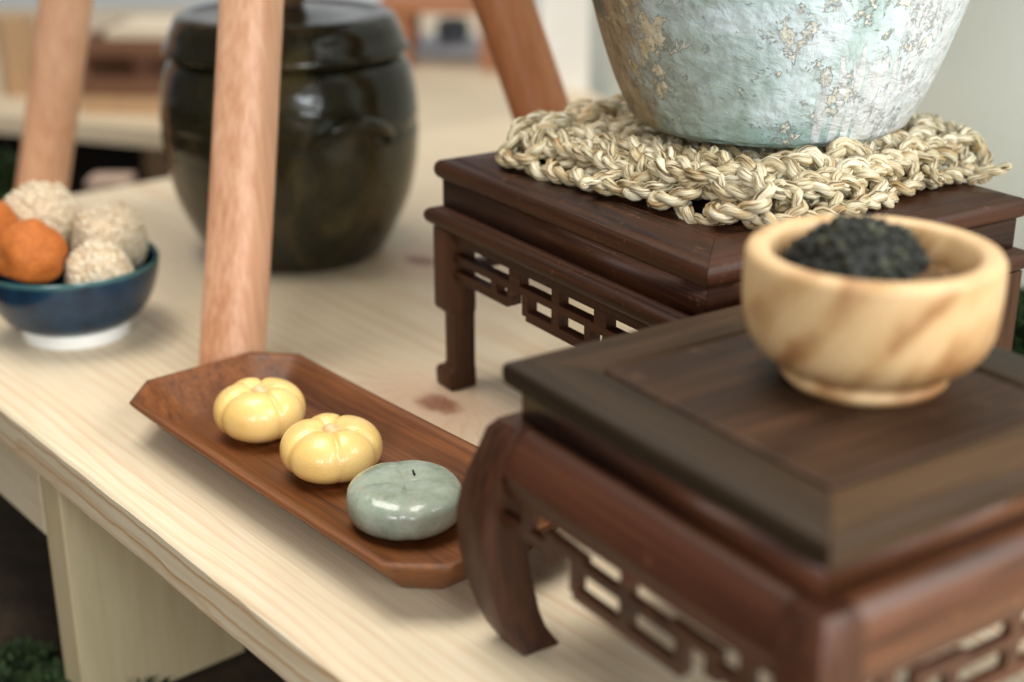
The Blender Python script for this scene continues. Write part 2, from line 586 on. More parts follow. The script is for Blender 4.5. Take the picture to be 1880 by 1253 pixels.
def moss(name, loc, rx, ry, h, n, label, seed):
    rnd = random.Random(seed)
    v, f = [], []
    # cushion body
    M = 14
    for j in range(M + 1):
        for i in range(M + 1):
            x, y = (i / M * 2 - 1), (j / M * 2 - 1)
            k = max(0, 1 - x * x) * max(0, 1 - y * y)
            v.append((x * rx, y * ry, h * .8 * sqrt(k) * (.8 + .4 * noise.noise(Vector((x * 3, y * 3, seed))))))
    for j in range(M):
        for i in range(M):
            a = j * (M + 1) + i
            f.append((a, a + 1, a + M + 2, a + M + 1))
    for _ in range(n):
        x, y = rnd.uniform(-1, 1), rnd.uniform(-1, 1)
        k = max(0, 1 - x * x) * max(0, 1 - y * y)
        z = h * .75 * sqrt(k) * (.8 + .4 * noise.noise(Vector((x * 3, y * 3, seed))))
        L = rnd.uniform(.004, .009)
        d = Vector((rnd.uniform(-1, 1) + x, rnd.uniform(-1, 1) + y, rnd.uniform(.3, 1.2))).normalized() * L
        s = Vector((-d.y, d.x, 0)).normalized() * L * .22
        b = Vector((x * rx, y * ry, z))
        q = len(v)
        v += [b - s * .4, b + d * .5 - s + Vector((0, 0, .0006)), b + d, b + d * .5 + s]
        f.append((q, q + 1, q + 2, q + 3))
    o = link(name, pyd(name, v, f, False), moss_m, None, loc)
    return tag(o, label, "moss", kind="stuff")


q = G(40, 1235, -.145)
moss("moss", (q.x - .062, q.y - .030, -.150), .070, .055, .024, 3000, "dark green moss on the ground beside the leg board, lower left", 1)
q = G(130, 1262, -.145)
moss("moss", (q.x + .01, q.y - .01, -.150), .035, .03, .016, 900, "low moss tuft at the foot of the pine leg board", 2)
q = G(1880, 632, 0)
moss("moss", (q.x + .012, q.y + .0, 0.0), .055, .045, .034, 3200, "bright green moss at right edge behind the wooden bowl", 3)
q = G(-8, 352, 0)
moss("moss", (q.x, q.y, 0.0), .032, .03, .034, 1500, "green moss tuft behind the orange balls at left edge", 4)

# ---------------------------------------------------------------- tripod stool with three cedar legs
legs = (("A", Vector((-.1398, .655, 0)), Vector((-.1263, .703, .1774)), radians(-24), .0139, cedar_m),
        ("B", Vector((-.324, .9385, 0)), Vector((-.283, .920, .1488)), radians(10), .0168, cedar_m),
        ("C", Vector((.052, .80, 0)), Vector((-.0054, .806, .164)), radians(30), .0168, cedar_d))
stool = empty("tripod_stool", (-.137, .824, 0))
tag(stool, "three-legged cedar stool whose splayed legs straddle the dark jar", "stool")
so = Vector((-.137, .824, 0))
for nm, b, t_, rot, half, m in legs:
    d = (t_ - b) / (t_ - b).z
    secs = []
    for i in range(25):
        z = .418 * i / 24
        c = d * z
        hh = half * (1.03 - .10 * z / .418)
        sec = rsq(hh, hh * (.62 if nm == "A" else .85), 4, rot)
        wob = .0006 * noise.noise(Vector((z * 14, half * 100, 1)))
        secs.append([(c.x + x + wob, c.y + y, z) for x, y in sec])
    o = link("leg", loft("leg", secs), m, stool, b - so)
    if nm == "A": o["label"] = "front leg of pinkish planed wood"
    if nm == "C": o["label"] = "leaning leg of orange brown wood"
seat = link("seat", lathe("seat", [(0, .4185), (.118, .4185), (.124, .423), (.125, .435), (.122, .444), (.115, .447), (0, .447)], 64), cedar_m, stool)

# ---------------------------------------------------------------- onggi jar
t = NT("black_brown_glaze")
co = t.coord()
n1 = t.noise(t.mapping(co, scale=(1, 1, .6)), 22, 5, .6, .5)
c = t.ramp(n1, [(.3, (.0045, .0044, .0020)), (.54, (.018, .0160, .006)), (.78, (.11, .078, .028))])
t.bump(t.noise(t.mapping(co, scale=(1, 1, 2)), 46, 4), .4, .003)
jar_m = t.out(c, t.math('ADD', t.math('MULTIPLY', n1, .18), .08))
jx, jy = -.136, .866
jar = empty("onggi_jar", (jx, jy, 0), 0)
tag(jar, "dark glazed earthenware jar with lid standing between the stool legs", "jar")
prof = smoothprof([(.0510, .0005), (.0565, .006), (.0640, .02), (.0718, .038), (.0766, .058), (.0786, .08), (.078, .098), (.0755, .112), (.071, .122), (.064, .1275)], 5)
prof = [(0, 0), (.048, 0)] + prof + [(.058, .129), (.058, .125), (.064, .115), (.066, .08), (.054, .02), (0, .008)]
# raised band
prof2 = []
for r, z in prof:
    if abs(z - .0845) < .0016 and r > .07: r -= .0009
    prof2.append((r, z))
link("body", lathe("body", prof2, 96, .0006, 3), jar_m, jar)
lid = [(.0, .131), (.066, .131), (.070, .1275), (.0735, .1268), (.0742, .1285), (.073, .131), (.0712, .133), (.0690, .140), (.0655, .147), (.061, .1495), (.0575, .1493), (.055, .1475), (.04, .148), (.022, .152), (0, .153)]
link("lid", lathe("lid", lid, 96, .0004, 9), jar_m, jar)
kn = [(0, .1535), (.012, .1535), (.013, .158), (.016, .166), (.017, .172), (.013, .177), (0, .178)]
link("knob", lathe("knob", kn, 40), flat("brown_glazed_knob", (.09, .045, .02), .3, .2), jar)
for ang in (radians(-90 + 9 + 26), radians(90 + 9 + 26)):
    secs = []
    for i in range(21):
        s = (i / 20 - .5) * 2
        half_w = .0275
        a = ang + s * half_w / .0782
        zz = .096 - .0125 * abs(s) ** 1.8 - (.004 if abs(s) > .95 else 0)
        pro = .0135 * (1 - s ** 4) + .0005
        thick = .0052 * (1 - .35 * s * s)
        cen = .0768
        sec = []
        for k in range(12):
            b = 2 * pi * k / 12
            rr = cen + pro * .5 + (pro * .5 + .002) * cos(b)
            sec.append((rr * cos(a), rr * sin(a), zz + thick * sin(b)))
        secs.append(sec)
    link("handle", loft("handle", secs), jar_m, jar)

# ---------------------------------------------------------------- blue bowl with rice balls
t = NT("navy_glaze")
co = t.coord()
z = t.n("SeparateXYZ", {0: co}).outputs[2]
n1 = t.noise(co, 70, 4)
c = t.ramp(n1, [(.3, (.003, .014, .036)), (.7, (.006, .039, .084))])
zz = t.math('ADD', z, t.math('MULTIPLY', n1, .002))
c = t.mix(t.step(zz, .0395, .0418), c, (.05, .13, .13))
navy_m = t.out(c, .2)
bx, by = -.2335, .716
bb = empty("blue_bowl", (bx, by, 0))
tag(bb, "small navy glazed bowl on a white foot, filled with coated balls", "bowl")
prof = smoothprof([(.0275, .0078), (.034, .0115), (.0405, .020), (.0445, .031), (.0462, .041)], 5)
prof = [(0, .0078)] + prof + [(.0456, .0422), (.0445, .0415)] + smoothprof([(.0425, .031), (.0380, .021), (.030, .014), (.016, .0118)], 4) + [(0, .0115)]
link("bowl_body", lathe("bowl_body", prof, 72), navy_m, bb)
link("foot", lathe("foot", [(0, .0077), (.0282, .0077), (.0288, .006), (.0282, .0006), (.027, 0), (.0245, 0), (.024, .003), (0, .003)], 64), flat("white_porcelain", (.82, .82, .79), .25, .03), bb)

seed_m = NT("sesame_seed")
_r = seed_m.noise(seed_m.coord(), 350, 1)
seed_m = seed_m.out(seed_m.ramp(_r, [(.35, (.66, .49, .29)), (.6, (.90, .82, .66))]), .55)
dough_m = flat("white_dough", (.66, .53, .36), .6, .08)
orange_ball_m = NT("orange_powder")
_r = orange_ball_m.noise(orange_ball_m.coord(), 500, 4, .7)
_c = orange_ball_m.ramp(_r, [(.3, (.36, .085, .009)), (.7, (.58, .175, .025))])
orange_ball_m.bump(_r, .6, .0006)
orange_ball_m = orange_ball_m.out(_c, .7)


def ball_mesh(name, r, seed, lump=.05, sub=4, squash=.95):
    bm = bmesh.new()
    bmesh.ops.create_icosphere(bm, subdivisions=sub, radius=1)
    for v in bm.verts:
        k = 1 + lump * noise.noise(v.co * 1.6 + Vector((seed, 0, 0)))
        v.co = v.co * r * k
        v.co.z *= squash
    me = bpy.data.meshes.new(name)
    bm.to_mesh(me)
    bm.free()
    for p in me.polygons: p.use_smooth = True
    return me


def coating(name, r, n, size, seed, squash=.95, aspect=.55, lump=.14):
    """little seeds lying on a ball"""
    rnd = random.Random(seed)
    v, f = [], []
    for i in range(n):
        a = i * 2.39996
        zc = 1 - 2 * (i + .5) / n
        p = Vector((sqrt(1 - zc * zc) * cos(a), sqrt(1 - zc * zc) * sin(a), zc))
        p = (p + Vector((rnd.uniform(-1, 1), rnd.uniform(-1, 1), rnd.uniform(-1, 1))) * .07).normalized()
        k = 1 + lump * noise.noise(p * 1.6 + Vector((seed, 0, 0)))
        tdir = p.cross(Vector((rnd.uniform(-1, 1), rnd.uniform(-1, 1), rnd.uniform(-1, 1)))).normalized()
        bdir = p.cross(tdir)
        c = p * r * k * 1.005
        c.z *= squash
        L = size * rnd.uniform(.8, 1.2)
        W = L * aspect
        q = len(v)
        v += [c + tdir * L, c + bdir * W, c - tdir * L, c - bdir * W, c + p * W * .9, c - p * W * .5]
        f += [(q + a_, q + b_, q + 4) for a_, b_ in ((0, 1), (1, 2), (2, 3), (3, 0))]
        f += [(q + b_, q + a_, q + 5) for a_, b_ in ((0, 1), (1, 2), (2, 3), (3, 0))]
    return pyd(name, v, f, True)


for i, (x, y, z, r, lab) in enumerate((
        (-.2520, .736, .0585, .0198, "sesame-coated rice ball on top of the pile in the blue bowl"),
        (-.2165, .732, .0480, .0202, "sesame-coated rice ball at the right side of the blue bowl"),
        (-.2130, .697, .0400, .0165, "lower sesame-coated rice ball against the front rim of the blue bowl"))):
    root = empty("sesame_ball", (x, y, z))
    tag(root, lab, "rice ball", "sesame balls in the blue bowl")
    link("dough", ball_mesh("dough", r, i * 3, .14, 3), dough_m, root)
    o = link("sesame_coating", coating("sesame_coating", r, 520, .0021, i * 3, lump=.14), seed_m, root)
    o["kind"] = "stuff"
for i, (x, y, z, r, lab) in enumerate((
        (-.2440, .689, .0535, .0178, "bright orange rice ball at the front of the blue bowl"),
        (-.2715, .708, .0590, .0170, "darker orange rice ball cut off by the left edge of the photo"))):
    o = link("orange_ball", ball_mesh("orange_ball", r, i + 11, .16), orange_ball_m, None, (x, y, z))
    tag(o, lab, "rice ball", "orange balls in the blue bowl")

# ---------------------------------------------------------------- serving tray
TRA = radians(-49.3)
d = Vector((cos(TRA), sin(TRA), 0))
nn = Vector((-sin(TRA), cos(TRA), 0))
ca, cb_ = (-.563 - .340) / 2, (.247 + .336) / 2
tc = d * ca + nn * cb_
tray = empty("serving_tray", (tc.x, tc.y, .0004), TRA)
tag(tray, "long reddish brown wooden tray with clipped corners holding three sweets", "tray")
HL, HW, CH = .1115, .0445, .017


def octo(inset, z, per=6, bow=0.0):
    l, w = HL - inset, HW - inset
    c = max(.002, CH - inset * .45)
    k = [(-l + c, -w), (l - c, -w), (l, -w + c), (l, w - c), (l - c, w), (-l + c, w), (-l, w - c), (-l, -w + c)]
    out = []
    for i in range(8):
        a, b = k[i], k[(i + 1) % 8]
        m_ = 16 if i in (0, 4) else (8 if i in (2, 6) else 4)
        for s in range(m_):
            q = s / m_
            q = q * q * (3 - 2 * q) * .5 + q * .5
            x, y = a[0] + (b[0] - a[0]) * q, a[1] + (b[1] - a[1]) * q
            zz = z + bow * (abs(x) / HL) ** 2
            out.append((x, y, zz))
    return out


rings = [octo(.0200, 0), octo(.0180, .0002), octo(.0150, .0022), octo(.0070, .0105, bow=.0008), octo(.0012, .0168, bow=.0012), octo(.0002, .0182, bow=.0014), octo(.0003, .0190, bow=.0014), octo(.0014, .0196, bow=.0014),
         octo(.0032, .0193, bow=.0014), octo(.0050, .0178, bow=.0012), octo(.0120, .0118, bow=.0005), octo(.0175, .0078), octo(.0215, .0060), octo(.0265, .0052), octo(.0330, .0050)]
link("tray_body", loft("tray_body", rings, True, radians(75)), tray_m, tray)
TF = .0057

# ---------------------------------------------------------------- sweets
t = NT("yellow_bean_paste")
co = t.coord()
n1 = t.noise(co, 45, 3)
n2 = t.noise(co, 900, 3, .6)
zc = t.n("SeparateXYZ", {0: co}).outputs[2]
c = t.ramp(n1, [(.3, (.84, .545, .165)), (.7, (.87, .645, .275))])
t.bump(t.math('ADD', t.noise(co, 1500, 2), t.math('MULTIPLY', n1, 2.0)), .45, .0005)
paste_m = t.out(c, .31, Subsurface_Weight=.4, Subsurface_Radius=(.006, .0035, .0012), Subsurface_Scale=1.0, Coat_Weight=.35, Coat_Roughness=.12)
stem_m = flat("pinkish_paste", (.74, .50, .27), .4, .1)


def pumpkin(name, R, hgt, lobes, phase, seed):
    nu, nv = 144, 56
    v, f = [], []
    for j in range(nv + 1):
        ph = -pi / 2 + pi * j / nv
        for i in range(nu):
            th = 2 * pi * i / nu
            u = th * lobes / (2 * pi) + phase + .17 * sin(th * 2 + seed)
            dd = abs((u % 1) - .5)          # 0 at lobe centre .5 -> crease
            dd = .5 - dd                    # 0 at crease
            cre = exp(-(dd / .07) ** 2)
            wide = (1 - min(1, dd / .5)) ** 2
            cph = abs(cos(ph)) ** .72
            up = max(0, sin(ph))
            k = 1 - (.030 * cre + .046 * wide) * (.35 + .65 * min(1, cph * 1.2))
            rr = R * cph * k * (1 + .03 * noise.noise(Vector((cos(th), sin(th), seed))))
            s = sin(ph)
            zz = (abs(s) ** .9) * (1 if s > 0 else -1)
            zt = hgt * .5 * (1 + zz * (.88 if s < 0 else 1)) - hgt * .06
            # dimple on the crown, creases run into it
            zt -= hgt * .17 * exp(-(rr / (R * .28)) ** 2) * up
            zt -= hgt * .035 * cre * up * (.4 + cph)
            zt -= hgt * .06 * wide * up * min(1, cph * 1.4)
            v.append((rr * cos(th), rr * sin(th), max(zt, .0)))
    for j in range(nv):
        for i in range(nu):
            i2 = (i + 1) % nu
            f.append((j * nu + i, j * nu + i2, (j + 1) * nu + i2, (j + 1) * nu + i))
    me = pyd(name, v, f, True)
    bm = bmesh.new()
    bm.from_mesh(me)
    bmesh.ops.remove_doubles(bm, verts=bm.verts, dist=2e-5)
    bm.to_mesh(me)
    bm.free()
    return me


for (u, vb, R, hg, lob, ph, sd, lab, rz) in (
        (481, 797, .0203, .0258, 5, .85, 1.0, "pale yellow pumpkin-shaped sweet at the far end of the tray", 0),
        (611, 868, .0213, .0246, 5, 1.07, 2.3, "pale yellow pumpkin-shaped sweet in the middle of the tray", 0)):
    p = G(u, vb, TF)
    root = empty("pumpkin_sweet", (p.x, p.y, TF), rz)
    tag(root, lab, "sweet", "pumpkin-shaped sweets on the tray")
    link("paste_body", pumpkin("paste_body", R, hg, lob, ph, sd), paste_m, root)
    zb = hg * .5 * 2 - hg * .06 - hg * .17
    st = link("stem", lathe("stem", smoothprof([(.0052, -.002), (.0042, .0004), (.0030, .0014), (.0021, .0026), (.0012, .0033), (0, .0034)], 3), 20, .0004, sd), stem_m, root, (0, 0, zb))
    st.rotation_euler = (.15, -.1, 0)

t = NT("sage_green_paste")
co = t.coord()
n1 = t.noise(co, 55, 4, .6, .4)
n2 = t.noise(co, 420, 3, .6)
f_ = t.math('ADD', t.math('MULTIPLY', n1, .75), t.math('MULTIPLY', n2, .25))
c = t.ramp(f_, [(.32, (.215, .265, .195)), (.5, (.325, .38, .305)), (.68, (.43, .475, .40))])
t.bump(t.math('ADD', t.noise(co, 130, 3), t.math('MULTIPLY', n2, .25)), .5, .0012)
green_m = t.out(c, .22, Subsurface_Weight=.25, Subsurface_Radius=(.003, .004, .002), Subsurface_Scale=1.0, Coat_Weight=.3, Coat_Roughness=.08)
p = G(745, 957, TF)
gs = empty("green_sweet", (p.x, p.y, TF))
tag(gs, "sage green flat round sweet nearest the carved stand on the tray", "sweet")
nu, nv = 128, 52
v, f = [], []
R, hg = .0230, .0186
for j in range(nv + 1):
    ph = -pi / 2 + pi * j / nv
    for i in range(nu):
        th = 2 * pi * i / nu
        cph = abs(cos(ph)) ** .42
        s = sin(ph)
        zz = abs(s) ** .62 * (1 if s > 0 else -1)
        rr = R * cph * (1 + .035 * noise.noise(Vector((cos(th) * 1.2, sin(th) * 1.2, 5))))
        z_ = hg * .5 * (1 + zz)
        dc = abs(((th - radians(-84)) + pi) % (2 * pi) - pi)
        rr *= 1 - .035 * exp(-(dc / .12) ** 2) * (.3 + .7 * cph)
        up = max(0, s) ** .5
        a4 = abs(((th * 4 / (2 * pi) + .35) % 1) - .5)
        z_ -= hg * .06 * up * exp(-(a4 / .12) ** 2) * min(1, (rr / R) * 1.2) * (1 - (rr / R) ** 3 * .6)
        z_ -= hg * .09 * exp(-(rr / (R * .3)) ** 2) * up
        z_ -= hg * .10 * up * max(0, sin(th + 2.4)) * (rr / R)
        rr *= .96 + .04 * min(1, z_ / (hg * .4))
        v.append((rr * cos(th), rr * sin(th), z_))
for j in range(nv):
    for i in range(nu):
        i2 = (i + 1) % nu
        f.append((j * nu + i, j * nu + i2, (j + 1) * nu + i2, (j + 1) * nu + i))
me = pyd("paste_body", v, f, True)
link("paste_body", me, green_m, gs)
sp = link("stem", lathe("stem", [(0, -.001), (.0006, -.001), (.00045, .0012), (.0004, .0022), (0, .0024)], 8), flat("dark_stem", (.035, .02, .012), .7, .2), gs, (.0035, .0045, hg * .965))
sp.rotation_euler = (.2, -.25, 0)

# ---------------------------------------------------------------- back carved stand
SA = radians(-57)
su1 = Vector((cos(SA), sin(SA), 0))
su2 = Vector((-sin(SA), cos(SA), 0))
SX, SY = .195, .176
sc = Vector((-.0365, .646, 0)) + su1 * SX / 2 + su2 * SY / 2
stand = empty("carved_stand", (sc.x, sc.y, .0004), SA)
stand.scale = (1, 1, .985)
tag(stand, "tall dark rosewood stand with fretwork carrying the blue vase and mat", "stand", "carved wooden stands")


def halfround(q0, z0, z1, depth, n=7):
    zc, r = (z0 + z1) / 2, (z1 - z0) / 2
    return [(q0 + depth * (1 - cos(a)), zc + r * sin(a)) for a in [(-pi / 2 + pi * k / n) for k in range(n + 1)]]


FWB = .026
z0, z1 = .1045, .115
pf = [(FWB, z0)] + [(.0052 - .0052 * max(0, cos(a)) ** .55, (z0 + z1 - .0012) / 2 + (z1 - .0012 - z0) / 2 * sin(a)) for a in [(-pi / 2 + pi * k / 9) for k in range(10)]] + [(.0062, z1 - .0012), (.0075, z1 - .0004), (.0085, z1), (FWB - .001, z1), (FWB, z1 - .0012)]
for k in range(4):
    link("frame_board", mitred_side("frame_board", SX, SY, pf, k), dark_x if k % 2 == 0 else dark_y, stand)
hx, hy = SX / 2 - FWB - .0004, SY / 2 - FWB - .0004
o = link("top_panel", boxm("top_panel", -hx, hx, -hy, hy, .1055, .1142), dark_x, stand)
bevel(o, .0008)
wz = [(.0030, .0916), (.0030, .1043), (.012, .1043), (.012, .0916)]
for k in range(4):
    o = link("waist_board", mitred_side("waist_board", SX, SY, wz, k), dark_x if k % 2 == 0 else dark_y, stand)
OV = .0035
z0, z1 = .0816, .0913
pl = [(.020, z0), (.0035, z0), (.0015, z0 + .0006)] + [(-OV + .0040 - .0044 * max(0, cos(a)) ** .7, z0 + .0047 + .0040 * sin(a)) for a in [(-pi / 2 + pi * k / 8) for k in range(9)]] + [(.0012, z1 - .0004), (.0025, z1), (.020, z1)]
for k in range(4):
    link("moulding", mitred_side("moulding", SX, SY, pl, k), dark_x if k % 2 == 0 else dark_y, stand)
IN = -.0008


def side_fret(S, bars0):
    out = []
    for (a, b, c_, d_) in bars0:
        out.append((a, b, c_, d_))
        if abs(a + b) > 1e-6: out.append((-b, -a, c_, d_))
    return out


def bars_back(hl):
    return side_fret(0, [(-hl, hl, .0763, .0814), (-hl, -.0235, .0666, .0704), (-.036, -.0275, .0690, .0770), (-.051, -.0465, .0600, .0675), (-hl, -.0375, .0576, .0620),
                         (-.0375, -.0335, .0595, .0672), (-.0255, .0255, .0670, .0706), (-.0255, -.0210, .0575, .0690), (-.0225, .0225, .0555, .0600), (-.0028, .0028, .0575, .0775)])


for k in range(4):
    S_ = SX if k % 2 == 0 else SY
    O_ = SY if k % 2 == 0 else SX
    me = fret("fretwork", bars_back(S_ / 2 - IN - .0135), -O_ / 2 + IN + .0026, -O_ / 2 + IN + .0078)
    o = link("fretwork", me, dark_x, stand)
    o.rotation_euler = (0, 0, k * pi / 2)
    bevel(o, .0005, 1)


def sqsec(cx, cy, ax, ay, z):
    r = .0009
    s = []
    for q, (sx, sy) in enumerate(((1, 1), (-1, 1), (-1, -1), (1, -1))):
        for kk in range(3):
            a = q * pi / 2 + kk / 2 * pi / 2
            s.append((cx + sx * (ax - r) + r * cos(a), cy + sy * (ay - r) + r * sin(a), z))
    return s


for (sx, sy) in ((-1, -1), (1, -1), (1, 1), (-1, 1)):
    secs = []
    for z, outer, inner in ((.0, .0006, .0146), (.0008, .0002, .0148), (.0078, 0, .0148), (.0098, .0010, .0147), (.0108, .0030, .0146), (.0125, .0036, .0145), (.0372, .0036, .0145), (.0392, .0030, .0146), (.0402, .0006, .0149), (.0415, 0, .0149), (.0812, 0, .0149)):
        lo = outer + IN
        hi = inner + IN
        c_ = (lo + hi) / 2
        a_ = (hi - lo) / 2
        secs.append(sqsec(sx * (SX / 2 - c_), sy * (SY / 2 - c_), a_, a_, z))
    link("leg", loft("leg", secs, True, radians(30)), dark_z, stand)

# ---------------------------------------------------------------- near carved stand
h_ = .168
NL = Vector((-.0185 * h_, 2.494 * h_, 0))
NA = radians(-56.3)
nu1 = Vector((cos(NA), sin(NA), 0))
nu2 = Vector((-sin(NA), cos(NA), 0))
NS = .851 * h_
ncen = NL + nu1 * NS / 2 + nu2 * NS / 2
ZN = H - h_
nst = empty("carved_stand", (ncen.x, ncen.y, .0004), NA)
tag(nst, "nearest low brown stand with curved legs, a pale wooden bowl on top", "stand", "carved wooden stands")
FW = .0225
z1, z0 = ZN, ZN - .0085
pf = [(FW, z0), (.0018, z0), (.0004, z0 + .0012), (0, z0 + .003), (0, z1 - .0018), (.0008, z1 - .0006), (.0022, z1), (FW - .0022, z1), (FW - .0004, z1 - .0016), (FW, z1 - .003)]
for k in range(4):
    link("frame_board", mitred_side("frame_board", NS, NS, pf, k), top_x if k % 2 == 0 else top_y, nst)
hx = NS / 2 - FW - .0006
o = link("top_panel", boxm("top_panel", -hx, hx, -hx, hx, z0 + .001, z1 - .0003), panel_y, nst)
bevel(o, .0014)
for k in range(4):
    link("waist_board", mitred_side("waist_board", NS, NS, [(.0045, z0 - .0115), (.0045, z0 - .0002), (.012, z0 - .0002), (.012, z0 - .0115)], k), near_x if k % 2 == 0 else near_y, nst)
zs = z0 - .0117
pa = [(.013, zs), (.0040, zs), (.0018, zs - .0004), (-.0004, zs - .0018), (-.0026, zs - .0046), (-.0044, zs - .0085), (-.0058, zs - .0125), (-.0062, zs - .0165), (-.0056, zs - .0180), (-.0043, zs - .0184), (.000, zs - .0184), (.007, zs - .008)]
for k in range(4):
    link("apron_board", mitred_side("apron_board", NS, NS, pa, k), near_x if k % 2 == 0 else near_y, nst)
zf = zs - .0184


def bars_near(hl):
    z = zf
    return side_fret(0, [(-hl, hl, z - .0030, z + .0012), (-hl, -.0360, z - .0148, z - .0106), (-.0530, -.0480, z - .0120, z - .001), (-.0405, -.0350, z - .0165, z - .0065),
                         (-.0380, -.0200, z - .0108, z - .0068), (-.0270, .0270, z - .0124, z - .0088), (-.0270, -.0225, z - .0212, z - .0100), (-.0255, .0255, z - .0232, z - .0192),
                         (-.0026, .0026, z - .0212, z - .001)])


for k in range(4):
    me = fret("fretwork", bars_near(NS / 2 - .006), -NS / 2 - .0050, -NS / 2 - .0018)
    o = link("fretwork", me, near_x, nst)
    o.rotation_euler = (0, 0, k * pi / 2)
    bevel(o, .0016, 3)
for (sx, sy) in ((-1, -1), (1, -1), (1, 1), (-1, 1)):
    secs = []
    for (z, e, w) in ((0, .0006, .0146), (.0012, .0016, .0149), (.006, .0044, .0152), (.012, .0066, .0158), (.0236, .0094, .0168), (.034, .0109, .0174), (.0437, .0114, .0176), (.050, .0111, .0176), (.056, .0102, .0174), (.063, .0086, .0168), (.070, .0064, .0160), (zs - .003, .0040, .0150), (zs + .0004, .0012, .0120)):
        c_ = NS / 2 + e - w / 2
        secs.append(sqsec(sx * c_, sy * c_, w / 2, w / 2, z))
    link("leg", loft("leg", secs, True, radians(30)), near_z, nst)

# ---------------------------------------------------------------- wooden bowl with dark balls
wx, wy = .1080, .4055
wb = empty("wooden_bowl", (wx, wy, ZN + .0006))
wb.scale = (.955, .955, .98)
tag(wb, "pale turned wooden bowl on the nearest stand, holding dark balls", "bowl")
prof = smoothprof([(.0255, .0008), (.0268, .0025), (.0262, .0048), (.0285, .0068), (.0345, .0108), (.0384, .0165), (.0398, .0240), (.0401, .034), (.0398, .0405)], 5)
prof = [(0, 0), (.0248, 0)] + prof + smoothprof([(.0388, .0422), (.0365, .0428), (.0338, .0424), (.0322, .0408), (.0314, .0360), (.0300, .0240), (.0262, .0150), (.019, .0092), (.010, .0072), (0.0, .0068)], 4)
link("bowl_body", lathe("bowl_body", prof, 96), bowl_m, wb)
t = NT("dark_crumb")
n1 = t.noise(t.coord(), 160, 5, .7)
c = t.ramp(n1, [(.34, (.002, .0026, .002)), (.55, (.010, .013, .008)), (.68, (.13, .135, .075))])
t.bump(n1, .8, .0012)
crumb_m = t.out(c, .65)
crumb2_m = flat("brown_crumb", (.15, .078, .027), .75, .5, 180, .001, 300)
for (x, y, z, r, m, lab, sd) in ((-.0035, .003, .0288, .0212, crumb_m, "blackish green crumb-coated ball rising above the rim of the wooden bowl", 21),
                                 (.0140, -.0075, .0240, .0140, crumb2_m, "smaller added brown ball beside the blackish ball in the wooden bowl", 33)):  # brown ball added for the brown tone on this side of the filling
    root = empty("coated_ball", (wx + x, wy + y, ZN + z))
    tag(root, lab, "rice ball", "dark balls in the wooden bowl")
    link("ball_core", ball_mesh("ball_core", r, sd, .14), m, root)
    o = link("crumb_coating", coating("crumb_coating", r, 300, .0030 if r > .02 else .0016, sd, .95, .8), m, root)
    o["kind"] = "stuff"

# ---------------------------------------------------------------- woven mat of straw cord
ZM = .1154
MA = atan2(-.733, .68)
mc = Vector((.1035, .632, ZM + .0004))
mat_ = empty("woven_mat", mc, MA)
tag(mat_, "thick square mat crocheted from twisted straw cord under the vase", "mat")
t = NT("twisted_straw")
uv = t.n("UVMap").outputs[0]
info = t.n("ObjectInfo").outputs["Random"]
off = t.n("CombineXYZ", {0: t.math('MULTIPLY', info, 13.0), 1: t.math('MULTIPLY', info, 7.0), 2: info}).outputs[0]
uvo = t.vmath('ADD', uv, off)
st1 = t.noise(t.mapping(uvo, scale=(1.8, 9, 1)), 1.0, 3.0, .65)
st2 = t.noise(t.mapping(uvo, scale=(1.2, 2.0, 1)), 1.0, 3.0, .55)
c = t.ramp(st1, [(.36, (.10, .060, .025)), (.44, (.40, .33, .19)), (.53, (.64, .59, .435)), (.68, (.77, .745, .615))])
c = t.mix(t.step(st2, .50, .70), c, (.70, .54, .36), 'MULTIPLY')
c = t.mix(t.math('MULTIPLY', t.step(st1, .36, .30), .0), c, (.1, .06, .03))
tint = t.ramp(info, [(0.0, (.80, .74, .62)), (.5, (1, 1, 1)), (1.0, (.93, .86, .76))])
c = t.mix(1.0, c, tint, 'MULTIPLY')
t.bump(st1, .9, .0008)
straw_m = t.out(c, .42)


def cat(pts, n):
    out = []
    P = [pts[0] * 2 - pts[1]] + pts + [pts[-1] * 2 - pts[-2]]
    for i in range(1, len(P) - 2):
        p0, p1, p2, p3 = P[i - 1:i + 3]
        for k in range(n):
            q = k / n
            out.append(0.5 * ((2 * p1) + (p2 - p0) * q + (2 * p0 - 5 * p1 + 4 * p2 - p3) * q * q + (3 * p1 - p0 - 3 * p2 + p3) * q ** 3))
    out.append(pts[-1])
    return out


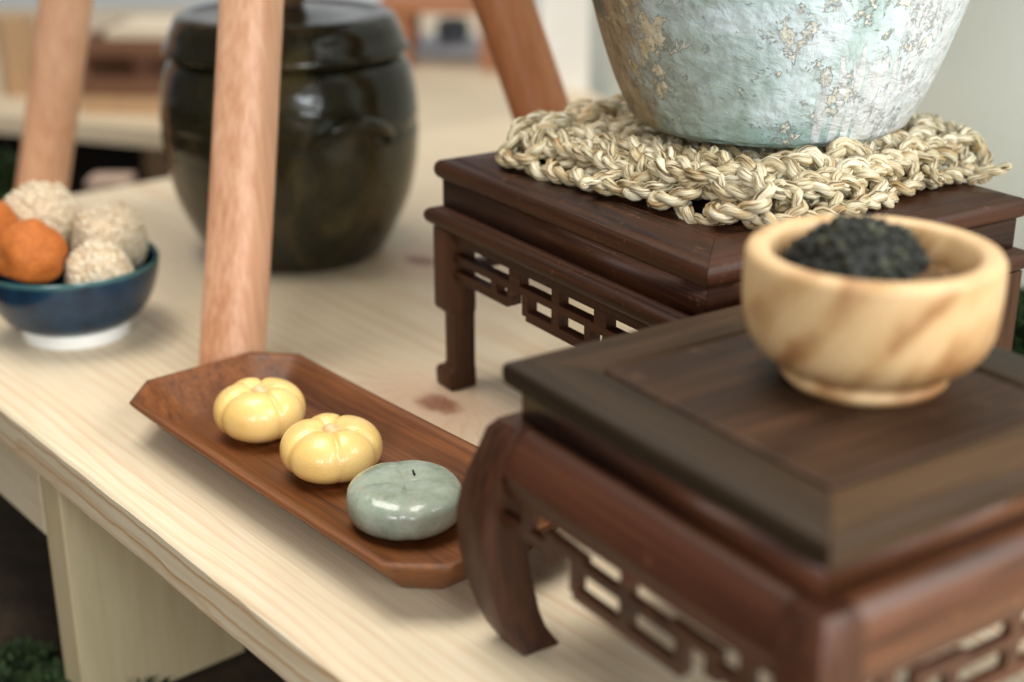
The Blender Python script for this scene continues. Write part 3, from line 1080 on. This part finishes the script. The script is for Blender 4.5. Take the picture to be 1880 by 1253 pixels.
def cord_mesh(name, ctrl, seed, rad=.0021, hel=.00165, pitch=.0135, plies=2, n=5, sides=8):
    rnd = random.Random(seed)
    c = cat(ctrl, n)
    v, f, uvs = [], [], []
    tang = [(c[min(i + 1, len(c) - 1)] - c[max(i - 1, 0)]).normalized() for i in range(len(c))]
    up = Vector((.1, .2, 1)).normalized()
    L = [0]
    for i in range(1, len(c)): L.append(L[-1] + (c[i] - c[i - 1]).length)
    ph0 = rnd.uniform(0, 6.28)
    frames = []
    a = tang[0].cross(up).normalized()
    for i in range(len(c)):
        a = (a - tang[i] * a.dot(tang[i])).normalized()
        frames.append((a, tang[i].cross(a)))
    for pl_ in range(plies):
        centers = []
        for i in range(len(c)):
            ang = ph0 + 2 * pi * L[i] / pitch + 2 * pi * pl_ / plies
            centers.append(c[i] + (frames[i][0] * cos(ang) + frames[i][1] * sin(ang)) * hel)
        base = len(v)
        for i in range(len(c)):
            tg = (centers[min(i + 1, len(c) - 1)] - centers[max(i - 1, 0)]).normalized()
            a = tg.cross(Vector((.13, .31, .94))).normalized()
            b = tg.cross(a)
            rr = rad * (1 + .14 * sin(L[i] * 700 + pl_ * 2 + seed) + rnd.uniform(-.06, .06))
            if i in (0, len(c) - 1): rr *= .5
            tw = L[i] * 120
            for k in range(sides):
                q = 2 * pi * k / sides
                sq = 1 + .10 * cos(3 * (q + tw) + seed)
                v.append(centers[i] + (a * cos(q) + b * sin(q)) * rr * sq)
        for i in range(len(c) - 1):
            for k in range(sides):
                k2 = (k + 1) % sides
                f.append((base + i * sides + k, base + i * sides + k2, base + (i + 1) * sides + k2, base + (i + 1) * sides + k))
                tw0, tw1 = L[i] * 19, L[i + 1] * 19
                uvs.append([(L[i] * 60 + pl_ * 5, k / sides + tw0), (L[i] * 60 + pl_ * 5, (k + 1) / sides + tw0), (L[i + 1] * 60 + pl_ * 5, (k + 1) / sides + tw1), (L[i + 1] * 60 + pl_ * 5, k / sides + tw1)])
        f.append(tuple(base + k for k in range(sides))[::-1])
        uvs.append([(0, 0)] * sides)
        f.append(tuple(base + (len(c) - 1) * sides + k for k in range(sides)))
        uvs.append([(0, 0)] * sides)
    me = bpy.data.meshes.new(name)
    me.from_pydata([tuple(x) for x in v], [], f)
    ul = me.uv_layers.new(name="UVMap")
    li = 0
    for fu in uvs:
        for q in fu:
            ul.data[li].uv = q
            li += 1
    for p_ in me.polygons: p_.use_smooth = True
    me.materials.append(straw_m)
    return me


SL, SW, SH = .0150, .0184, .0058
loops = []
for s in range(9):
    rnd = random.Random(100 + s)
    j = lambda a: rnd.uniform(-a, a)
    pts = [Vector((-.30 * SL + j(.001), -.10 * SW, -.55 * SH)), Vector((-.02 * SL, -.26 * SW + j(.001), .05 * SH)), Vector((.34 * SL, -.46 * SW + j(.001), .55 * SH + j(.001))), Vector((.80 * SL, -.44 * SW + j(.0012), .55 * SH + j(.001))),
           Vector((1.16 * SL + j(.001), -.17 * SW, .22 * SH)), Vector((1.20 * SL + j(.001), .17 * SW, .15 * SH)), Vector((.84 * SL, .45 * SW + j(.0012), .52 * SH + j(.001))), Vector((.36 * SL, .46 * SW + j(.001), .60 * SH + j(.001))),
           Vector((0, .24 * SW + j(.001), .05 * SH)), Vector((-.30 * SL + j(.001), .10 * SW, -.55 * SH))]
    loops.append(cord_mesh("stitch", pts, s))


def round_path(half, corner):
    """points along a rounded square of half size `half`, spaced about SL; returns (pos, tangent)"""
    per = []
    st_ = half - corner
    for q in range(4):
        a0 = q * pi / 2
        c_, s_ = cos(a0), sin(a0)
        rot = lambda x, y: Vector((x * c_ - y * s_, x * s_ + y * c_, 0))
        m_ = max(1, int(2 * st_ / .001))
        for i in range(m_): per.append(rot(-st_ + 2 * st_ * i / m_, -half))
        m_ = max(1, int(corner * pi / 2 / .001))
        for i in range(m_):
            a = -pi / 2 + pi / 2 * i / m_
            per.append(rot(st_ + corner * cos(a), -st_ + corner * sin(a)))
    tot = sum((per[i] - per[i - 1]).length for i in range(len(per)))
    cnt = max(4, round(tot / (SL * .98)))
    out, acc, nxt = [], 0, 0
    for i in range(len(per)):
        seg_ = (per[(i + 1) % len(per)] - per[i])
        while nxt <= acc + seg_.length and len(out) < cnt:
            q = (nxt - acc) / max(seg_.length, 1e-9)
            out.append((per[i] + seg_ * q, seg_.normalized()))
            nxt += tot / cnt
        acc += seg_.length
    return out


rnd = random.Random(5)
MH = .0775


def lay(half, corner, z, tilt, scale=1.0, ph=0):
    for i, (p_, tg) in enumerate(round_path(half, corner)):
        outw = Vector((tg.y, -tg.x, 0))
        x_ = tg
        ang = tilt + rnd.uniform(-.22, .22)
        y_ = outw * cos(ang) + Vector((0, 0, -1)) * sin(ang)     # tilt > 0 leans the loop over the outer edge
        z_ = x_.cross(y_)
        if z_.z < 0 and abs(tilt) < 1.2: z_, y_ = -z_, -y_
        M = Matrix((x_, y_, z_)).transposed()
        M = M @ Matrix.Rotation(rnd.uniform(-.22, .22), 3, 'Z') @ Matrix.Rotation(rnd.uniform(-.18, .18), 3, 'Y')
        s_ = scale * rnd.uniform(.92, 1.10)
        o_ = bpy.data.objects.new("stitch", loops[rnd.randrange(len(loops))])
        COL.objects.link(o_)
        o_.parent = mat_
        bulge = .0022 * noise.noise(Vector((p_.x * 45, p_.y * 45, half * 90)))
        pos = p_ + outw * bulge + Vector((0, 0, z + .0016 * noise.noise(Vector((p_.x * 60, p_.y * 60, 4)))))
        o_.matrix_local = Matrix.Translation(pos) @ M.to_4x4() @ Matrix.Scale(s_, 4)


lay(MH + .0005, .026, .0048, .80, 1.0)
lay(MH - .0075, .026, .0100, .30, 1.05)
lay(MH - .0225, .022, .0084, .05, 1.0)
lay(MH - .0125, .024, .0040, .0, 1.0)
lay(MH - .0380, .016, .0070, -.02, 1.0)
lay(MH - .0530, .010, .0068, .0, 1.0)
for (a, r_, z, yaw, up_) in ((G(1092, 333, ZM + .006), .02, .004, radians(200), -.12), (G(1836, 312, ZM + .006), .014, .006, radians(-10), .5), (G(1722, 330, ZM + .006), .010, .004, radians(-70), -.2)):
    lp_ = mat_.matrix_basis.inverted() if False else None
    q = a - mc
    c_, s_ = cos(-MA), sin(-MA)
    q = Vector((q.x * c_ - q.y * s_, q.x * s_ + q.y * c_, q.z))
    dv = Vector((cos(yaw - MA), sin(yaw - MA), up_)).normalized()
    me = cord_mesh("frayed_end", [Vector((0, 0, 0)) - dv * r_, -dv * r_ * .5 + Vector((0, 0, .001)), Vector((0, 0, 0)), dv * r_ * .35], int(r_ * 1e5), rad=.0016, hel=.0007)
    link("frayed_end", me, straw_m, mat_, q)

# ---------------------------------------------------------------- vase
t = NT("lacquered_verdigris")
co = t.coord()
sep = t.n("SeparateXYZ", {0: co}).outputs
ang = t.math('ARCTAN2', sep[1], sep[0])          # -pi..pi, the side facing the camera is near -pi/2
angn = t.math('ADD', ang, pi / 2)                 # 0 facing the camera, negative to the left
zz = sep[2]
cloud = t.noise(co, 26, 6, .62, .8)
cloud2 = t.noise(t.mapping(co, scale=(1, 1, 1.5)), 75, 5, .62, .6)
base = t.ramp(cloud, [(.28, (.29, .40, .39)), (.43, (.47, .60, .605)), (.55, (.58, .70, .73)), (.72, (.70, .77, .83))])
base = t.mix(t.math('MULTIPLY', t.step(cloud2, .54, .74), .55), base, (.30, .42, .39))
# teal foot
foot = t.math('SUBTRACT', 1.0, t.step(t.math('ADD', zz, t.math('MULTIPLY', t.math('SUBTRACT', cloud, .5), .03)), .004, .017))
base = t.mix(t.math('MULTIPLY', foot, .6), base, (.23, .38, .34))
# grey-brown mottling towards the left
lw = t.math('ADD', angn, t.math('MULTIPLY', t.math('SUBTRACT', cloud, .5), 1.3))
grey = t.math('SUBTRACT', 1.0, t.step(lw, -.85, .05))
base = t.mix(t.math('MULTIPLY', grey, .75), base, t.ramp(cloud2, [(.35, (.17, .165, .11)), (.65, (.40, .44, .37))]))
# ochre gilding far left, some side shading included in its colour
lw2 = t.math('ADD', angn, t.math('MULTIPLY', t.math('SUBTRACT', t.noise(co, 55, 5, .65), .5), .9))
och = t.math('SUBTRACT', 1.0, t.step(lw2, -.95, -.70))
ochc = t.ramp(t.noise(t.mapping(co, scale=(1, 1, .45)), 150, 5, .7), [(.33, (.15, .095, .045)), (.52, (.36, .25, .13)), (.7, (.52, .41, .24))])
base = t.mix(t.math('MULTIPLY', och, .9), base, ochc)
# dark teal blotch high on the left
bd = t.vmath('DISTANCE', t.vmath('MULTIPLY', t.n("CombineXYZ", {0: angn, 1: zz, 2: 0.0}).outputs[0], (1, 14, 1)), (-1.22, .060 * 14, 0))
bd = t.math('ADD', bd, t.math('MULTIPLY', t.math('SUBTRACT', t.noise(co, 90, 4), .5), .18))
base = t.mix(t.math('MULTIPLY', t.math('SUBTRACT', 1.0, t.step(bd, .13, .20)), .8), base, (.075, .105, .085))
# flakes of pale gilding with a dark outline
flk = t.noise(co, 150, 8, .72, .25)
clus = t.noise(co, 30, 3, .5)
fv = t.math('ADD', flk, t.math('MULTIPLY', t.math('SUBTRACT', clus, .5), .62))
inside = t.step(fv, .622, .628)
line_ = t.math('MULTIPLY', t.step(fv, .596, .619), t.math('SUBTRACT', 1.0, t.step(fv, .623, .634)))
goldc = t.ramp(t.noise(co, 190, 4), [(.3, (.57, .57, .48)), (.65, (.73, .73, .67))])
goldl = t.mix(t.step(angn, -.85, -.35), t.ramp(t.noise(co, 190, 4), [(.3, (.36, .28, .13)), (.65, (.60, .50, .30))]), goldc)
base = t.mix(inside, base, goldl)
base = t.mix(t.math('MULTIPLY', line_, .42), base, (.25, .22, .15))
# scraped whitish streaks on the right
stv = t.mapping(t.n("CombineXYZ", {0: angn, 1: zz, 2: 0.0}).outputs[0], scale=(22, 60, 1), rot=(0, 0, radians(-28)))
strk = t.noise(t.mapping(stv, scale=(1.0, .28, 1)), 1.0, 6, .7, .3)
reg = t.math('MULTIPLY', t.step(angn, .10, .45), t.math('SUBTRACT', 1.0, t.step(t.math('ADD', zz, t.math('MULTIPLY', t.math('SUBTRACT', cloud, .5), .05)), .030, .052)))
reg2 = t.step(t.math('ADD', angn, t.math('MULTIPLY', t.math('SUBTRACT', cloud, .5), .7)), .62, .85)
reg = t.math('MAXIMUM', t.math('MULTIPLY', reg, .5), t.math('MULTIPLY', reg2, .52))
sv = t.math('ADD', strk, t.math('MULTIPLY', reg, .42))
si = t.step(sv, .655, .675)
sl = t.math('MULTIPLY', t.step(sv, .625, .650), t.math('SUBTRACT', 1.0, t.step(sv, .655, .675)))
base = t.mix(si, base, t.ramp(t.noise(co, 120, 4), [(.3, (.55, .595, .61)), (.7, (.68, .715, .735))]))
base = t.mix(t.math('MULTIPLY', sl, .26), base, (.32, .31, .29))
hgt = t.math('ADD', t.math('MULTIPLY', cloud2, 1.0), t.math('MULTIPLY', inside, .22))
hgt = t.math('ADD', hgt, t.math('MULTIPLY', si, .15))
hgt = t.math('SUBTRACT', hgt, t.math('MULTIPLY', line_, .35))
wob_ = t.n("Vector" + "Math", {0: t.n("TexNoise", {"Vector": co, "Scale": 90.0}).outputs["Color"], 1: (.008, .008, .008)}, operation='MULTIPLY').outputs[0]
peb = t.n("TexVoronoi", {"Vector": t.vmath('ADD', co, wob_), "Scale": 190.0, "Smoothness": .8}, feature='SMOOTH_F1').outputs["Distance"]
t.bump(t.math('ADD', t.math('ADD', hgt, t.math('MULTIPLY', t.noise(co, 140, 3), .8)), t.math('MULTIPLY', peb, -.45)), .75, .0022)
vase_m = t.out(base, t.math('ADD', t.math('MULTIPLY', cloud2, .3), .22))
vx, vy, vz = .1150, .634, .1338
vase = empty("blue_vase", (vx, vy, vz), atan2(-vx, vy))
tag(vase, "large pale blue verdigris vase with gilded flakes on the straw mat", "vase")
prof = smoothprof([(.0585, .0014), (.0612, .0030), (.0640, .0085), (.0685, .0180), (.0742, .0330), (.0790, .0480), (.0830, .0640), (.0880, .0900), (.0905, .1150), (.0920, .1400), (.0800, .1620), (.0640, .1740), (.0560, .1800), (.0560, .1880), (.0600, .1930)], 6)
prof = [(0, .0030), (.050, .0030), (.0525, .0010), (.0560, 0), (.0578, .0004)] + prof + [(.0590, .1940), (.0560, .1925), (.0520, .1870), (.0520, .1800), (.0600, .1700), (.0860, .1400), (.0880, .1000), (.0640, .0250), (0, .0120)]
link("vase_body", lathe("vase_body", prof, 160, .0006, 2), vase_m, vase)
